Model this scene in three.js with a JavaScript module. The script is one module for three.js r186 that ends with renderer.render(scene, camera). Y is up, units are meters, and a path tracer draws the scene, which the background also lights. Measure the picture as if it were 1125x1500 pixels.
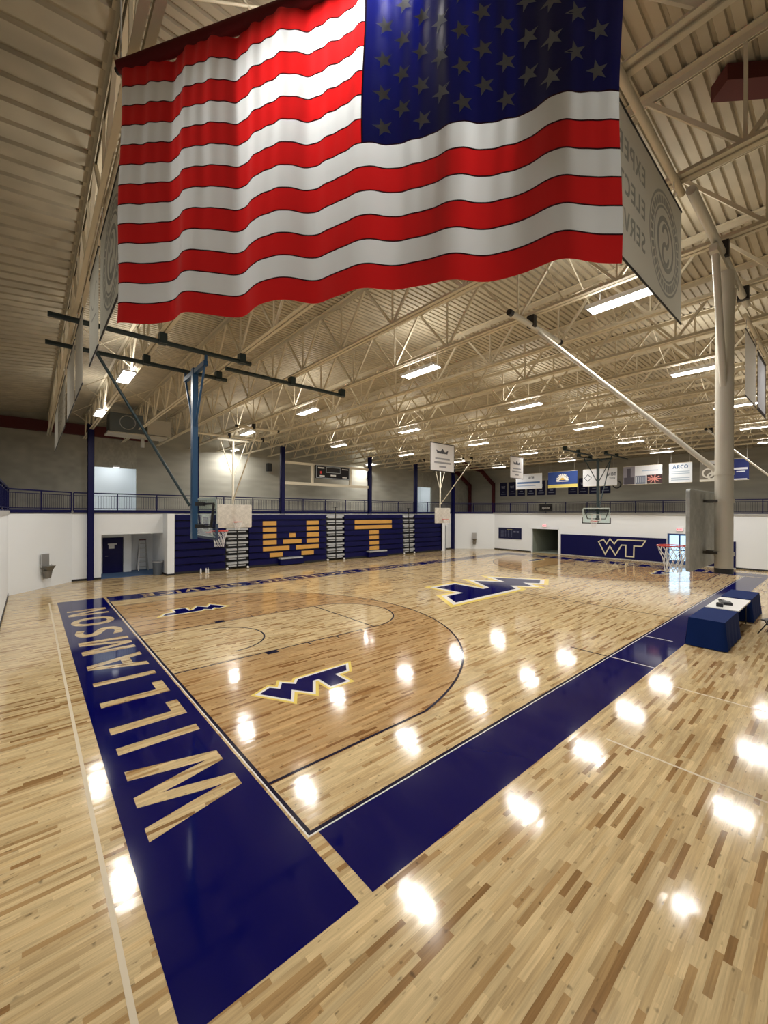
import * as THREE from 'three';
import { mergeGeometries } from 'three/addons/utils/BufferGeometryUtils.js';
import { FontLoader } from 'three/addons/loaders/FontLoader.js';
import { RectAreaLightUniformsLib } from 'three/addons/lights/RectAreaLightUniformsLib.js';

// ---------------------------------------------------------------- camera, exposure
const scene = new THREE.Scene();
scene.background = new THREE.Color(0x0b0b0c);
const renderer = new THREE.WebGLRenderer({ antialias: true });
renderer.toneMapping = THREE.LinearToneMapping;
renderer.toneMappingExposure = 1.45;
renderer.shadowMap.enabled = true;
RectAreaLightUniformsLib.init();
// calibrated on the court lines: origin = near right court corner, +x down the court, -z towards the bleachers
const FPX = 593.5, YAW = 0.853273;
const camera = new THREE.PerspectiveCamera(2 * Math.atan(750 / FPX) * 180 / Math.PI, 1125 / 1500, 0.05, 120);
camera.position.set(-2.396, 3.6015, 3.9834);
camera.up.set(0, 1, 0);
camera.lookAt(-2.396 + Math.cos(YAW), 3.6015 + 0.00034, 3.9834 - Math.sin(YAW));
camera.rotateZ(0.00445);
scene.add(camera);
const LIGHT_NITS = 78, UP_NITS = 20, GLOW = 9;            // ceiling fittings: light given off / seen glow

// ---------------------------------------------------------------- helpers
let seed = 7;
const rnd = () => { seed = (seed * 1664525 + 1013904223) >>> 0; return seed / 4294967296; };
const rr = (a, b) => a + (b - a) * rnd();
const V = (x, y, z) => new THREE.Vector3(x, y, z);
const lin = (r, g, b) => new THREE.Color().setRGB(r, g, b);
function std(color, rough = 0.6, metal = 0, extra = {}) {
  return new THREE.MeshStandardMaterial({ color, roughness: rough, metalness: metal, side: THREE.DoubleSide, ...extra });
}
function bx(w, h, d, x = 0, y = 0, z = 0) { const g = new THREE.BoxGeometry(w, h, d); g.translate(x, y, z); return g; }
function bb(x0, x1, y0, y1, z0, z1) { return bx(x1 - x0, y1 - y0, z1 - z0, (x0 + x1) / 2, (y0 + y1) / 2, (z0 + z1) / 2); }
function rod(a, b, r, seg = 8) {
  const d = b.clone().sub(a), L = d.length();
  const g = new THREE.CylinderGeometry(r, r, L, seg); g.translate(0, L / 2, 0);
  g.applyQuaternion(new THREE.Quaternion().setFromUnitVectors(V(0, 1, 0), d.normalize())); g.translate(a.x, a.y, a.z); return g;
}
function bar(a, b, w, h) {                    // rectangular bar between two points
  const d = b.clone().sub(a), L = d.length(); const g = new THREE.BoxGeometry(w, h, L); g.translate(0, 0, L / 2);
  const m = new THREE.Matrix4().lookAt(b, a, Math.abs(d.y) / L > 0.99 ? V(1, 0, 0) : V(0, 1, 0)); m.setPosition(a);
  g.applyMatrix4(m); return g;
}
const names = {};
function numbered(n) { if (!(n in names)) { names[n] = 0; return n; } names[n]++; return n + '_' + String(names[n]).padStart(3, '0'); }
function shadow(m) { m.castShadow = true; m.receiveShadow = true; return m; }
function mesh(name, geos, mat, parent = scene) {
  if (!Array.isArray(geos)) geos = [geos];
  const ng = geos.map(g => g.index ? g.toNonIndexed() : g);
  for (const g of ng) if (!g.attributes.uv) g.setAttribute('uv', new THREE.BufferAttribute(new Float32Array(g.attributes.position.count * 2), 2));
  const g = ng.length === 1 ? ng[0] : mergeGeometries(ng);
  const m = shadow(new THREE.Mesh(g, mat)); m.name = parent === scene ? numbered(name) : name; parent.add(m); return m;
}
function tag(o, label, category, group) { o.userData.label = label; o.userData.category = category; if (group) o.userData.group = group; return o; }
function thing(name, label, category, pos = [0, 0, 0], turn = 0, group) {
  const o = new THREE.Group(); o.name = numbered(name); o.position.set(...pos); o.rotation.y = turn; scene.add(o); return tag(o, label, category, group);
}
function struct(name, geos, mat, label) { const m = mesh(name, geos, mat); m.userData.kind = 'structure'; if (label) m.userData.label = label; return m; }
function canvasTex(w, h, draw) {
  const c = document.createElement('canvas'); c.width = w; c.height = h; const x = c.getContext('2d'); draw(x, w, h);
  const t = new THREE.CanvasTexture(c); t.colorSpace = THREE.SRGBColorSpace; t.magFilter = THREE.LinearFilter; return t;
}
// value noise texture (grey), used for grain and wear
function noiseTex(n, fn, srgb = false) {
  const d = new Uint8Array(n * n * 4);
  for (let j = 0; j < n; j++) for (let i = 0; i < n; i++) { const v = Math.max(0, Math.min(255, Math.round(255 * fn(i / n, j / n)))); const k = 4 * (j * n + i); d[k] = d[k + 1] = d[k + 2] = v; d[k + 3] = 255; }
  const t = new THREE.DataTexture(d, n, n, THREE.RGBAFormat); t.wrapS = t.wrapT = THREE.RepeatWrapping; t.magFilter = THREE.LinearFilter; t.minFilter = THREE.LinearMipmapLinearFilter; t.generateMipmaps = true;
  if (srgb) t.colorSpace = THREE.SRGBColorSpace; t.needsUpdate = true; return t;
}
function lattice(nx, ny) { const a = []; for (let i = 0; i < nx * ny; i++) a.push(rnd()); return (u, v) => {
  const x = u * nx, y = v * ny, i = Math.floor(x), j = Math.floor(y), f = x - i, g = y - j; const s = f * f * (3 - 2 * f), t = g * g * (3 - 2 * g);
  const q = (p, r) => a[((r % ny + ny) % ny) * nx + ((p % nx + nx) % nx)];
  return (q(i, j) * (1 - s) + q(i + 1, j) * s) * (1 - t) + (q(i, j + 1) * (1 - s) + q(i + 1, j + 1) * s) * t; }; }
const n1 = lattice(8, 8), n2 = lattice(32, 32), n3 = lattice(6, 96), n4 = lattice(24, 256);
const grainTex = noiseTex(512, (u, v) => { const k = n2(u, v), s = n3(u * 1.0, v); return 0.92 + 0.10 * (n3(u, v) - 0.5) + 0.07 * (n4(u, v) - 0.5) + 0.10 * (n1(u, v) - 0.5) - (k > .9 ? (k - .9) * 3.2 : 0) - (s > .93 ? (s - .93) * 3 : 0); }, true);
const mottleTex = noiseTex(256, (u, v) => 0.9 + 0.10 * (n1(u, v) - 0.5) + 0.08 * (n2(u, v) - 0.5), true);

// ---------------------------------------------------------------- materials
const M = {
  white: std(lin(0.82, 0.855, 0.88), 0.55), grey: std(lin(0.50, 0.485, 0.41), 0.8, 0, { map: mottleTex }),
  deck: std(lin(0.60, 0.53, 0.39), 0.6, 0, { map: mottleTex }), joist: std(lin(0.66, 0.59, 0.44), 0.55),
  navy: new THREE.MeshPhysicalMaterial({ color: lin(0.0022, 0.0028, 0.058), roughness: .42, specularIntensity: .4, side: THREE.DoubleSide }), navyPaint: new THREE.MeshPhysicalMaterial({ color: lin(0.0015, 0.0022, 0.075), roughness: 0.5, specularIntensity: 0, clearcoat: .8, clearcoatRoughness: 0.07, side: THREE.DoubleSide }),
  black: std(lin(0.012, 0.012, 0.014), 0.5), darkRed: std(lin(0.09, 0.008, 0.01), 0.6), green: std(lin(0.012, 0.03, 0.035), 0.45),
  blueSteel: std(lin(0.012, 0.06, 0.14), 0.4), ivory: std(lin(0.70, 0.65, 0.52), 0.45), poleGrey: std(lin(0.62, 0.59, 0.50), 0.4),
  gold: std(lin(0.62, 0.33, 0.075), 0.45), seatGrey: std(lin(0.42, 0.44, 0.46), 0.45), steel: std(lin(0.5, 0.5, 0.5), 0.35, 0.8),
  rim: std(lin(0.6, 0.04, 0.03), 0.4), net: std(lin(0.8, 0.8, 0.8), 0.8), cloth: new THREE.MeshPhysicalMaterial({ color: lin(0.002, 0.016, 0.10), roughness: .8, specularIntensity: .3, side: THREE.DoubleSide }),
  carpet: std(lin(0.06, 0.12, 0.24), 0.95), glass: new THREE.MeshPhysicalMaterial({ color: 0xeef6f4, roughness: 0.03, transmission: 1, thickness: 0, ior: 1.5, side: THREE.DoubleSide }),
  concrete: std(lin(0.4, 0.4, 0.38), 0.8), plastic: std(lin(0.75, 0.75, 0.74), 0.5), bin: std(lin(0.10, 0.12, 0.15), 0.6),
  fabricWhite: std(lin(0.72, 0.72, 0.70), 0.8), bannerBack: new THREE.MeshPhysicalMaterial({ color: lin(.62, .60, .53), roughness: 1, transmission: .45, thickness: 0, side: THREE.DoubleSide }), bannerWhite: new THREE.MeshPhysicalMaterial({ color: lin(.8, .8, .78), roughness: 1, transmission: .45, thickness: 0, side: THREE.DoubleSide }), corridor: std(lin(0.30, 0.33, 0.27), 0.8)
};
const emit = (c, i) => new THREE.MeshStandardMaterial({ color: 0x000000, emissive: c, emissiveIntensity: i, side: THREE.DoubleSide });

// room numbers (m)
const XN = -3.1, XF = 32.3, ZL = -21.95, ZR = 6.7, ZB = -25.5, ZRB = 10.3, XNB = -8, XFB = 36.8, DECK = 3.6, CHORD = 7.8, ROOF = 9.1;

// ---------------------------------------------------------------- floor: maple strips
const floorBase = struct('floor', bb(XNB, XFB + .3, -0.12, -0.02, ZB - 2.5, ZRB + .3), M.concrete, 'glossy maple strip gym floor');
const SW = 0.057;
const hx = [14.325, -7.62];
// stained zone inside the three point line (natural lane and free throw circle left out): list of x intervals for a row
function stainIntervals(z) {
  const out = []; const dz = Math.abs(z + 7.62);
  if (dz < 6.6) {
    const xe = dz < 6.585 ? 1.6 + Math.sqrt(Math.max(0, 6.75 * 6.75 - dz * dz)) : 3;
    let a = 0; if (dz < 1.83) a = 5.79 + Math.sqrt(1.83 * 1.83 - dz * dz);
    out.push([a, xe], [28.65 - xe, 28.65 - a]);
  }
  return out;
}
const boards = [];
{
  for (let z = ZL - 0.03; z < ZR; z += SW) {
    let x = XN - rnd() * 1.2; const iv = stainIntervals(z + SW / 2);
    while (x < XF) {
      const L = rr(0.2, 1.0), x1 = Math.min(XF, x + L), xa = Math.max(XN, x);
      const t = rnd(); let c;
      if (t < 0.07) c = [0.35, 0.20, 0.08]; else if (t < 0.18) c = [0.49, 0.315, 0.14]; else if (t < 0.5) c = [0.65, 0.475, 0.245]; else c = [0.735, 0.56, 0.305];
      const k = rr(0.92, 1.08); c = c.map(v => v * k);
      const tilt = (rnd() - 0.5) * 0.016, tilt2 = (rnd() - 0.5) * 0.004, uo = rnd(), vo = rnd();
      const cuts = [xa]; for (const [a, b] of iv) for (const q of [a, b]) if (q > xa + 1e-3 && q < x1 - 1e-3) cuts.push(q); cuts.sort((p, q) => p - q); cuts.push(x1);
      for (let i = 0; i + 1 < cuts.length; i++) if (cuts[i + 1] > cuts[i]) {
        const m = (cuts[i] + cuts[i + 1]) / 2; let s = false; for (const [a, b] of iv) if (m > a && m < b) s = true;
        boards.push({ x0: cuts[i], x1: cuts[i + 1], z0: z, z1: z + SW, c: s ? [c[0] * .80, c[1] * .68, c[2] * .58] : c, tilt, tilt2, uo, vo });
      }
      x = x1;
    }
  }
}
const boardMat = new THREE.MeshPhysicalMaterial({ color: 0xffffff, vertexColors: true, map: grainTex, roughness: 0.5, specularIntensity: 0, clearcoat: 1, clearcoatRoughness: 0.10, side: THREE.DoubleSide });
function boardGeo(list, box) {
  const pos = [], nor = [], col = [], uv = [], idx = [];
  for (const b of list) {
    const n = V(b.tilt2, 1, b.tilt).normalize();
    const quad = (p, nn) => { const k = pos.length / 3; for (const q of p) { pos.push(...q); nor.push(nn.x, nn.y, nn.z); col.push(...b.c); uv.push(b.uo + q[0] * 0.35, b.vo + q[2] * 0.9); } idx.push(k, k + 1, k + 2, k, k + 2, k + 3); };
    const { x0, x1, z0, z1 } = b, y = 0;
    quad([[x0, y, z1], [x1, y, z1], [x1, y, z0], [x0, y, z0]], n);
    if (box) { const h = -0.018; quad([[x0, h, z1], [x1, h, z1], [x1, y, z1], [x0, y, z1]], V(0, 0, 1)); quad([[x1, h, z0], [x0, h, z0], [x0, y, z0], [x1, y, z0]], V(0, 0, -1)); quad([[x1, h, z1], [x1, h, z0], [x1, y, z0], [x1, y, z1]], V(1, 0, 0)); quad([[x0, h, z0], [x0, h, z1], [x0, y, z1], [x0, y, z0]], V(-1, 0, 0)); quad([[x0, h, z0], [x1, h, z0], [x1, h, z1], [x0, h, z1]], V(0, -1, 0)); }
  }
  const g = new THREE.BufferGeometry(); g.setAttribute('position', new THREE.Float32BufferAttribute(pos, 3)); g.setAttribute('normal', new THREE.Float32BufferAttribute(nor, 3)); g.setAttribute('color', new THREE.Float32BufferAttribute(col, 3)); g.setAttribute('uv', new THREE.Float32BufferAttribute(uv, 2)); g.setIndex(idx); return g;
}
{
  // the 300 strips that show largest (nearest the viewpoint and in view) are pieces of their own
  const F = V(Math.cos(YAW), 0, -Math.sin(YAW)), R = V(Math.sin(YAW), 0, Math.cos(YAW));
  const score = b => { const d = V((b.x0 + b.x1) / 2 + 2.396, -3.6, (b.z0 + b.z1) / 2 - 3.983); const w = d.dot(F); if (w < 2.6) return 1e9; const u = d.dot(R) / w * FPX; if (Math.abs(u) > 590) return 1e9; const cx = (b.x0 + b.x1) / 2, cz = (b.z0 + b.z1) / 2; if (cx > -1.65 && cx < 0 && cz > -16.3 && cz < 1.03) return 1e9; if (cz > 0 && cz < 1.03 && cx > 0) return 1e9; return w - 0.8 * (b.x1 - b.x0); };
  const s = boards.map(b => [score(b), b]).sort((p, q) => p[0] - q[0]);
  const near = new Set(s.slice(0, 300).map(q => q[1]));
  for (const b of near) { const m = shadow(new THREE.Mesh(boardGeo([b], true), boardMat)); m.name = 'floor_board'; floorBase.add(m); }
  const rest = shadow(new THREE.Mesh(boardGeo(boards.filter(b => !near.has(b)), false), boardMat)); rest.name = 'floor_boards'; rest.userData.kind = 'stuff'; floorBase.add(rest);
}
// ---------------------------------------------------------------- floor paint (flat print on the boards)
const font = await new FontLoader().loadAsync('fonts/droid/droid_sans_bold.typeface.json');
function floorShape(shapes, right, up, ox, oz, y) {     // maps shape (a,b) to the floor
  const g = new THREE.ShapeGeometry(shapes, 24), p = g.attributes.position, n = g.attributes.normal;
  for (let i = 0; i < p.count; i++) { const a = p.getX(i), b = p.getY(i); p.setXYZ(i, ox + right[0] * a + up[0] * b, y, oz + right[1] * a + up[1] * b); n.setXYZ(i, 0, 1, 0); } return g;
}
const rect = (x0, x1, z0, z1) => { const s = new THREE.Shape(); s.moveTo(x0, z0); s.lineTo(x1, z0); s.lineTo(x1, z1); s.lineTo(x0, z1); s.closePath(); return s; };
const flat = (shapes, y = 0.0012) => floorShape(shapes, [1, 0], [0, -1], 0, 0, y);   // shape coords (x, -z)
const paint = { navy: M.navyPaint, line: new THREE.MeshPhysicalMaterial({ color: lin(0.006, 0.007, 0.03), roughness: .5, specularIntensity: 0, clearcoat: .8, clearcoatRoughness: .07, side: THREE.DoubleSide }), white: new THREE.MeshPhysicalMaterial({ color: lin(.78, .76, .72), roughness: .5, specularIntensity: 0, clearcoat: .8, clearcoatRoughness: .07, side: THREE.DoubleSide }), yellow: new THREE.MeshPhysicalMaterial({ color: lin(.80, .62, .16), roughness: .5, specularIntensity: 0, clearcoat: .8, clearcoatRoughness: .07, side: THREE.DoubleSide }), tape: std(lin(.64, .55, .40), .5) };
const mirror = g => { const c = g.clone(); c.translate(-14.325, 0, 7.62); c.rotateY(Math.PI); c.translate(14.325, 0, -7.62); return c; };  // half turn about mid-court
function paintPart(name, geos, mat) { const m = mesh(name, geos, mat, floorBase); return m; }
function letterShapes(ch, x0, w, capH) {
  if (ch === 'I') { const q = w || capH * .2; return { shapes: [rect(x0, x0 + q, 0, capH)], w: q }; }                 // letter fitted to width w and cap height capH
  const sh = font.generateShapes(ch, 1); let a = 1e9, b = -1e9, c = 1e9, d = -1e9;
  for (const s of sh) for (const p of s.getPoints(8)) { a = Math.min(a, p.x); b = Math.max(b, p.x); c = Math.min(c, p.y); d = Math.max(d, p.y); }
  const sx = w ? w / (b - a) : capH / (d - c), sy = capH / (d - c); const T = p => new THREE.Vector2(x0 + (p.x - a) * sx, (p.y - c) * sy);
  const out = sh.map(s => { const n = new THREE.Shape(s.getPoints(10).map(T)); n.holes = s.holes.map(h => new THREE.Path(h.getPoints(10).map(T))); return n; });
  return { shapes: out, w: (b - a) * sx };
}
// the band round the court, with the letters left as bare wood
const letterHolesFor = (items) => { const holes = [], islands = []; for (const { shapes } of items) for (const s of shapes) { holes.push(s); for (const h of s.holes) islands.push(new THREE.Shape(h.getPoints())); } return { holes, islands }; };
{
  // WILLIAMSON along the baseline: reading towards -z, letter tops towards -x
  const wd = { W: 1.57, I: .23, L: .68, A: 1.12, M: 1.28, S: .92, O: 1.15, N: 1.02 }, word = 'WILLIAMSON'; const sum = [...word].reduce((a, c) => a + wd[c], 0); const gap = (13.3 - sum) / 9;
  let a = 1.0; const items = []; for (const ch of word) { items.push(letterShapes(ch, a, wd[ch], 1.14)); a += wd[ch] + gap; }
  const { holes, islands } = letterHolesFor(items);
  const band = rect(-1.03, 16.34, -.17, 1.33); band.holes = holes.map(h => new THREE.Path(h.getPoints()));   // a = -z, b = -(x+.27)
  const B = floorShape([band, ...islands], [0, -1], [-1, 0], -.27, 0, 0.0012);
  paintPart('border_band', B, paint.navy); paintPart('border_band', mirror(B), paint.navy);
  // sideline words towards the bleachers, read from the bleacher side (towards -x, tops towards +z)
  const it2 = [];
  for (const [word2, xa, xb] of [['FAITH', 24.45, 27.4], ['INTEGRITY', 18.7, 23.95], ['DILIGENCE', 12.99, 18.07], ['EXCELLENCE', 5.92, 12.47], ['SERVICE', 1.21, 5.46]]) {   // spans measured on the floor
    const nat = [...word2].map(c => letterShapes(c, 0, 0, .62).w), gap2 = .15, k2 = (xb - xa - gap2 * (word2.length - 1)) / nat.reduce((p, q) => p + q, 0); let p0 = 28.65 - xb;
    [...word2].forEach((c, i) => { it2.push(letterShapes(c, p0, nat[i] * k2, .62)); p0 += nat[i] * k2 + gap2; });
  }
  const h2 = letterHolesFor(it2); const band2 = rect(0, 28.65, -.22, .78); band2.holes = h2.holes.map(h => new THREE.Path(h.getPoints()));
  paintPart('border_band', floorShape([band2, ...h2.islands], [-1, 0], [0, 1], 28.65, -16.1, 0.0012), paint.navy);
  paintPart('border_band', flat([rect(.06, 28.59, -1.03, -.07)]), paint.navy);
  // boundary, lane, arcs
  const ring = (cx, cz, r, a0, a1, w) => { const s = new THREE.Shape(); s.absarc(cx, -cz, r, a0, a1, false); s.absarc(cx, -cz, r - w, a1, a0, true); return s; };
  const lw = .05, half = [];
  half.push(rect(-.05, 0, -.05, 15.29), rect(0, 14.325, -.05, 0), rect(0, 14.325, 15.24, 15.29));
  half.push(rect(0, 5.79, 5.79, 5.84), rect(0, 5.79, 9.40, 9.45), rect(5.74, 5.79, 5.79, 9.45), ring(5.79, -7.62, 1.83, -Math.PI / 2, Math.PI / 2, lw));
  const aa = Math.asin(6.6 / 6.75); half.push(rect(0, 1.6 + 6.75 * Math.cos(aa), 1.02, 1.07), rect(0, 1.6 + 6.75 * Math.cos(aa), 14.17, 14.22), ring(1.6, -7.62, 6.75, -aa, aa, lw));
  half.push(ring(1.6, -7.62, 1.25, -Math.PI / 2, Math.PI / 2, lw));
  for (const [s0, s1] of [[5.62, 5.79], [9.45, 9.62]]) { half.push(rect(2.13, 2.44, s0, s1)); for (const q of [3.35, 4.27, 5.18]) half.push(rect(q, q + .05, s0, s1)); }
  half.push(rect(8.53, 8.58, 0, .91), rect(8.53, 8.58, 14.33, 15.24));
  const G = flat(half, 0.0016); paintPart('court_line', G, paint.line); paintPart('court_line', mirror(G), paint.line);
  paintPart('court_line', flat([rect(14.30, 14.35, 0, 15.24)], 0.0016), paint.line);
  const wl = [rect(-.07, -.05, -.07, 15.31), rect(-.05, 14.33, -.07, -.05), rect(-.05, 14.33, 15.29, 15.31)]; const WG = flat(wl, 0.0018);
  paintPart('white_line', WG, paint.white); paintPart('white_line', mirror(WG), paint.white);
  paintPart('white_line', flat([rect(8.55, 8.59, -1.03, -.07), rect(11.2, 11.24, -.75, -.07)], 0.0018), paint.white);
  // pale tape lines of the practice courts
  paintPart('tape_line', flat([rect(-1.855, -1.81, -3.5, 16.5), rect(4.52, 4.56, -6.5, -1.45), rect(7.68, 7.72, -6.5, -1.45)], 0.0014), paint.tape);
}
// WT letters
const WTP = [[0, .76], [.325, .935], [.488, .704], [.672, 1], [.908, .72], [1.08, .945], [2.56, .955], [2.337, .589], [1.967, .585], [1.953, 0], [1.479, 0], [1.488, .6], [1.317, .6], [.976, 0], [.672, .467], [.414, 0]];
function offsetPoly(P, d) {                          // mitred outward offset
  const n = P.length; let A = 0; for (let i = 0; i < n; i++) { const p = P[i], q = P[(i + 1) % n]; A += p[0] * q[1] - q[0] * p[1]; } const sg = A > 0 ? 1 : -1;
  return P.map((p, i) => { const a = P[(i + n - 1) % n], b = P[(i + 1) % n]; let e = [p[0] - a[0], p[1] - a[1]], f = [b[0] - p[0], b[1] - p[1]]; const le = Math.hypot(...e), lf = Math.hypot(...f); e = [e[0] / le, e[1] / le]; f = [f[0] / lf, f[1] / lf];
    const m = [sg * (e[1] + f[1]), -sg * (e[0] + f[0])], ml = Math.hypot(...m); const mm = [m[0] / ml, m[1] / ml], c = Math.max(.42, mm[0] * sg * e[1] - mm[1] * sg * e[0]); return [p[0] + mm[0] * d / c, p[1] + mm[1] * d / c]; });
}
const poly = P => new THREE.Shape(P.map(p => new THREE.Vector2(p[0], p[1])));
function wtLogo(w, h, right, up, cx, cz, name) {
  const S = WTP.map(p => [(p[0] / 2.56 - .5) * w, (p[1] - .5) * h]), k = h * .075;
  const g = (d, y) => floorShape([poly(d ? offsetPoly(S, d) : S)], right, up, cx, cz, y);
  paintPart(name, g(2 * k, .0020), paint.yellow); paintPart(name, g(k, .0024), paint.white); paintPart(name, g(0, .0028), paint.navy);
}
wtLogo(7.8, 2.8, [-1, 0], [0, 1], 14.325, -7.6, 'centre_logo');
for (const [x, f] of [[2.12, 1], [26.53, 1]]) { wtLogo(2.2, .8, [1, 0], [0, -1], x, -3.43, 'lane_logo'); wtLogo(2.2, .8, [-1, 0], [0, 1], x, -11.81, 'lane_logo'); }

// ---------------------------------------------------------------- walls
const T = .2;
// left lower wall with the two alcove openings; door alcoves behind
struct('wall_left', [bb(-.9, .43, 0, DECK - .15, ZL - T, ZL), bb(.43, 3.36, 2.34, DECK - .15, ZL - T, ZL), bb(3.36, 25.6, 0, DECK - .15, ZL - T, ZL), bb(25.6, 28.3, 2.34, DECK - .15, ZL - T, ZL), bb(28.3, 29.4, 0, DECK - .15, ZL - T, ZL), bb(3.36, 3.72, 0, DECK - .15, ZL, -20.95), bb(26.62, 26.98, 0, DECK - .15, ZL, -20.95)], M.white, 'white lower wall under the balcony');
struct('wall_left_upper', [bb(XNB, .45, DECK, ROOF + .6, ZB - T, ZB), bb(.45, 2.63, 6.25, ROOF + .6, ZB - T, ZB), bb(2.63, 27.8, DECK, ROOF + .6, ZB - T, ZB), bb(27.8, 30.1, 6.25, ROOF + .6, ZB - T, ZB), bb(30.1, XFB, DECK, ROOF + .6, ZB - T, ZB)], M.grey, 'grey upper wall behind the balcony');
struct('wall_far', [bb(XF, XF + T, 0, DECK - .15, -19.2, -15.12), bb(XF, XF + T, 2.17, DECK - .15, -15.12, -12.62), bb(XF, XF + T, 0, DECK - .15, -12.62, -4.6), bb(XF, XF + T, 2.16, DECK - .15, -4.6, -3.15), bb(XF, XF + T, 0, DECK - .15, -3.15, ZR)], M.white, 'white lower end wall');
struct('wall_far_upper', bb(XFB, XFB + T, DECK, ROOF + .4, ZB, ZRB), M.grey, 'grey upper end wall');
struct('wall_near', bb(XN - T, XN, 0, DECK - .15, -19.4, 4.4), M.white);
struct('wall_near_upper', bb(XNB - T, XNB, DECK, ROOF + .4, ZB, ZRB), M.grey);
struct('wall_right', bb(-1, 29.4, 0, DECK - .15, ZR, ZR + T), M.white);
struct('wall_right_upper', bb(XNB, XFB, DECK, ROOF + .6, ZRB, ZRB + T), M.grey);
function diag(x0, z0, x1, z1, name) { const d = Math.hypot(x1 - x0, z1 - z0); const g = new THREE.BoxGeometry(d + .1, DECK - .15, .15); g.translate(0, (DECK - .15) / 2, 0); g.rotateY(-Math.atan2(z1 - z0, x1 - x0)); g.translate((x0 + x1) / 2, 0, (z0 + z1) / 2); return struct(name, g, M.white, 'white angled corner wall'); }
diag(XN - .05, -19.35, -.85, -22.0, 'wall_corner'); diag(29.35, -22.0, XF + .05, -19.15, 'wall_corner'); diag(XN - .05, 4.35, -.95, 6.8, 'wall_corner'); diag(29.35, 6.75, XF + .05, 4.0, 'wall_corner');
// balcony slab all round, with dark edge
struct('floor_balcony', [bb(XNB, XFB, DECK - .15, DECK, ZB, ZL + .05), bb(XNB, XFB, DECK - .15, DECK, ZR - .05, ZRB), bb(XNB, XN + .05, DECK - .15, DECK, ZL, ZR), bb(XF - .05, XFB, DECK - .15, DECK, ZL, ZR)], M.concrete, 'balcony walkway slab');
// triangular corner pieces of the slab
for (const [ax, az, bx_, bz, cx, cz] of [[XN, -19.35, -.85, ZL, XN, ZL], [29.35, ZL, XF, -19.15, XF, ZL], [XN, 4.35, -.95, ZR, XN, ZR], [29.35, ZR, XF, 4, XF, ZR]]) { const s = new THREE.Shape([new THREE.Vector2(ax, az), new THREE.Vector2(bx_, bz), new THREE.Vector2(cx, cz)]); const g = new THREE.ExtrudeGeometry(s, { depth: .15, bevelEnabled: false }); g.rotateX(Math.PI / 2); g.translate(0, DECK, 0); struct('floor_balcony_corner', g, M.concrete); }
// black baseboards
struct('baseboard_left', [bb(-.9, .43, 0, .1, ZL, ZL + .02), bb(28.3, 29.4, 0, .1, ZL, ZL + .02), bb(3.34, 3.74, 0, .1, -20.96, -20.93), bb(3.33, 3.36, 0, .1, ZL, -20.95)], M.black);
struct('baseboard_far', [bb(XF - .02, XF, 0, .1, -19.1, -15.12), bb(XF - .02, XF, 0, .1, -.83, ZR)], M.black);
struct('baseboard_near', bb(XN, XN + .02, 0, .1, -19.3, 4.3), M.black);
// alcoves behind the left wall openings
function alcove(x0, x1, n) {
  struct('wall_alcove', [bb(x0 - .15, x0, 0, 2.5, -24.6, ZL - T), bb(x1, x1 + .15, 0, 2.5, -24.6, ZL - T), bb(x0, x1, 2.34, 2.5, -24.6, ZL - T), bb(x0, x0 + .28, 0, 2.34, -24.2, -24), bb(x0 + 1.3, x0 + 1.7, 0, 2.34, -24.2, -24), bb(x0 + .28, x0 + 1.3, 2.08, 2.34, -24.2, -24), bb(x0, x1, 0, 2.34, -24.8, -24.6)], M.white);
  struct('floor_alcove', bb(x0, x1, -.02, .012, -24.6, ZL - .02), M.carpet, 'blue carpet in the alcove');
  const d = struct('door_' + n, bb(x0 + .3, x0 + 1.28, .02, 2.06, -24.12, -24.05), M.navy, 'navy blue door in the alcove');
  mesh('door_handle', [rod(V(x0 + .42, 1.0, -24.05), V(x0 + .42, 1.0, -23.97), .012), rod(V(x0 + .42, 1.0, -23.97), V(x0 + .54, 1.0, -23.97), .012)], M.steel, d);
  if (n === 1) mesh('paper_notice', [bb(x0 + .58, x0 + .86, 1.42, 1.72, -24.048, -24.04), bb(x0 + .54, x0 + .98, 1.64, 1.72, -24.047, -24.039)], M.fabricWhite, d);
}
alcove(.43, 3.36, 1); alcove(25.6, 28.3, 2);
// lit rooms behind the upper openings
for (const [x0, x1, n] of [[.45, 2.63, 1], [27.8, 30.1, 2]]) {
  struct('wall_stair_room', [bb(x0 - .6, x1 + .6, DECK - .1, DECK, ZB - 2.2, ZB - T), bb(x0 - .6, x1 + .6, DECK, 6.9, ZB - 2.4, ZB - 2.2), bb(x0 - .8, x0 - .6, DECK, 6.9, ZB - 2.2, ZB - T), bb(x1 + .6, x1 + .8, DECK, 6.9, ZB - 2.2, ZB - T), bb(x0 - .6, x1 + .6, 6.9, 7, ZB - 2.4, ZB - T)], M.white, 'white stair room behind the upper opening');
}
// far corridor behind the end wall opening
struct('wall_corridor', [bb(XF + T, XF + 7.2, 0, 2.4, -15.3, -15.14), bb(XF + T, XF + 7.2, 0, 2.4, -12.6, -12.45), bb(XF + 7.2, XF + 7.3, 0, 2.4, -15.3, -12.45), bb(XF + T, XF + 7.3, 2.3, 2.4, -15.3, -12.45), bb(XF + T, XF + 7.3, -.12, -.005, -15.3, -12.45)], M.corridor, 'unlit corridor behind the end wall');
struct('trim_1', [bb(XF - .03, XF + .02, 0, 2.22, -15.17, -15.10), bb(XF - .03, XF + .02, 0, 2.22, -12.64, -12.57), bb(XF - .03, XF + .02, 2.15, 2.22, -15.17, -12.57)], M.white);
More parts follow.
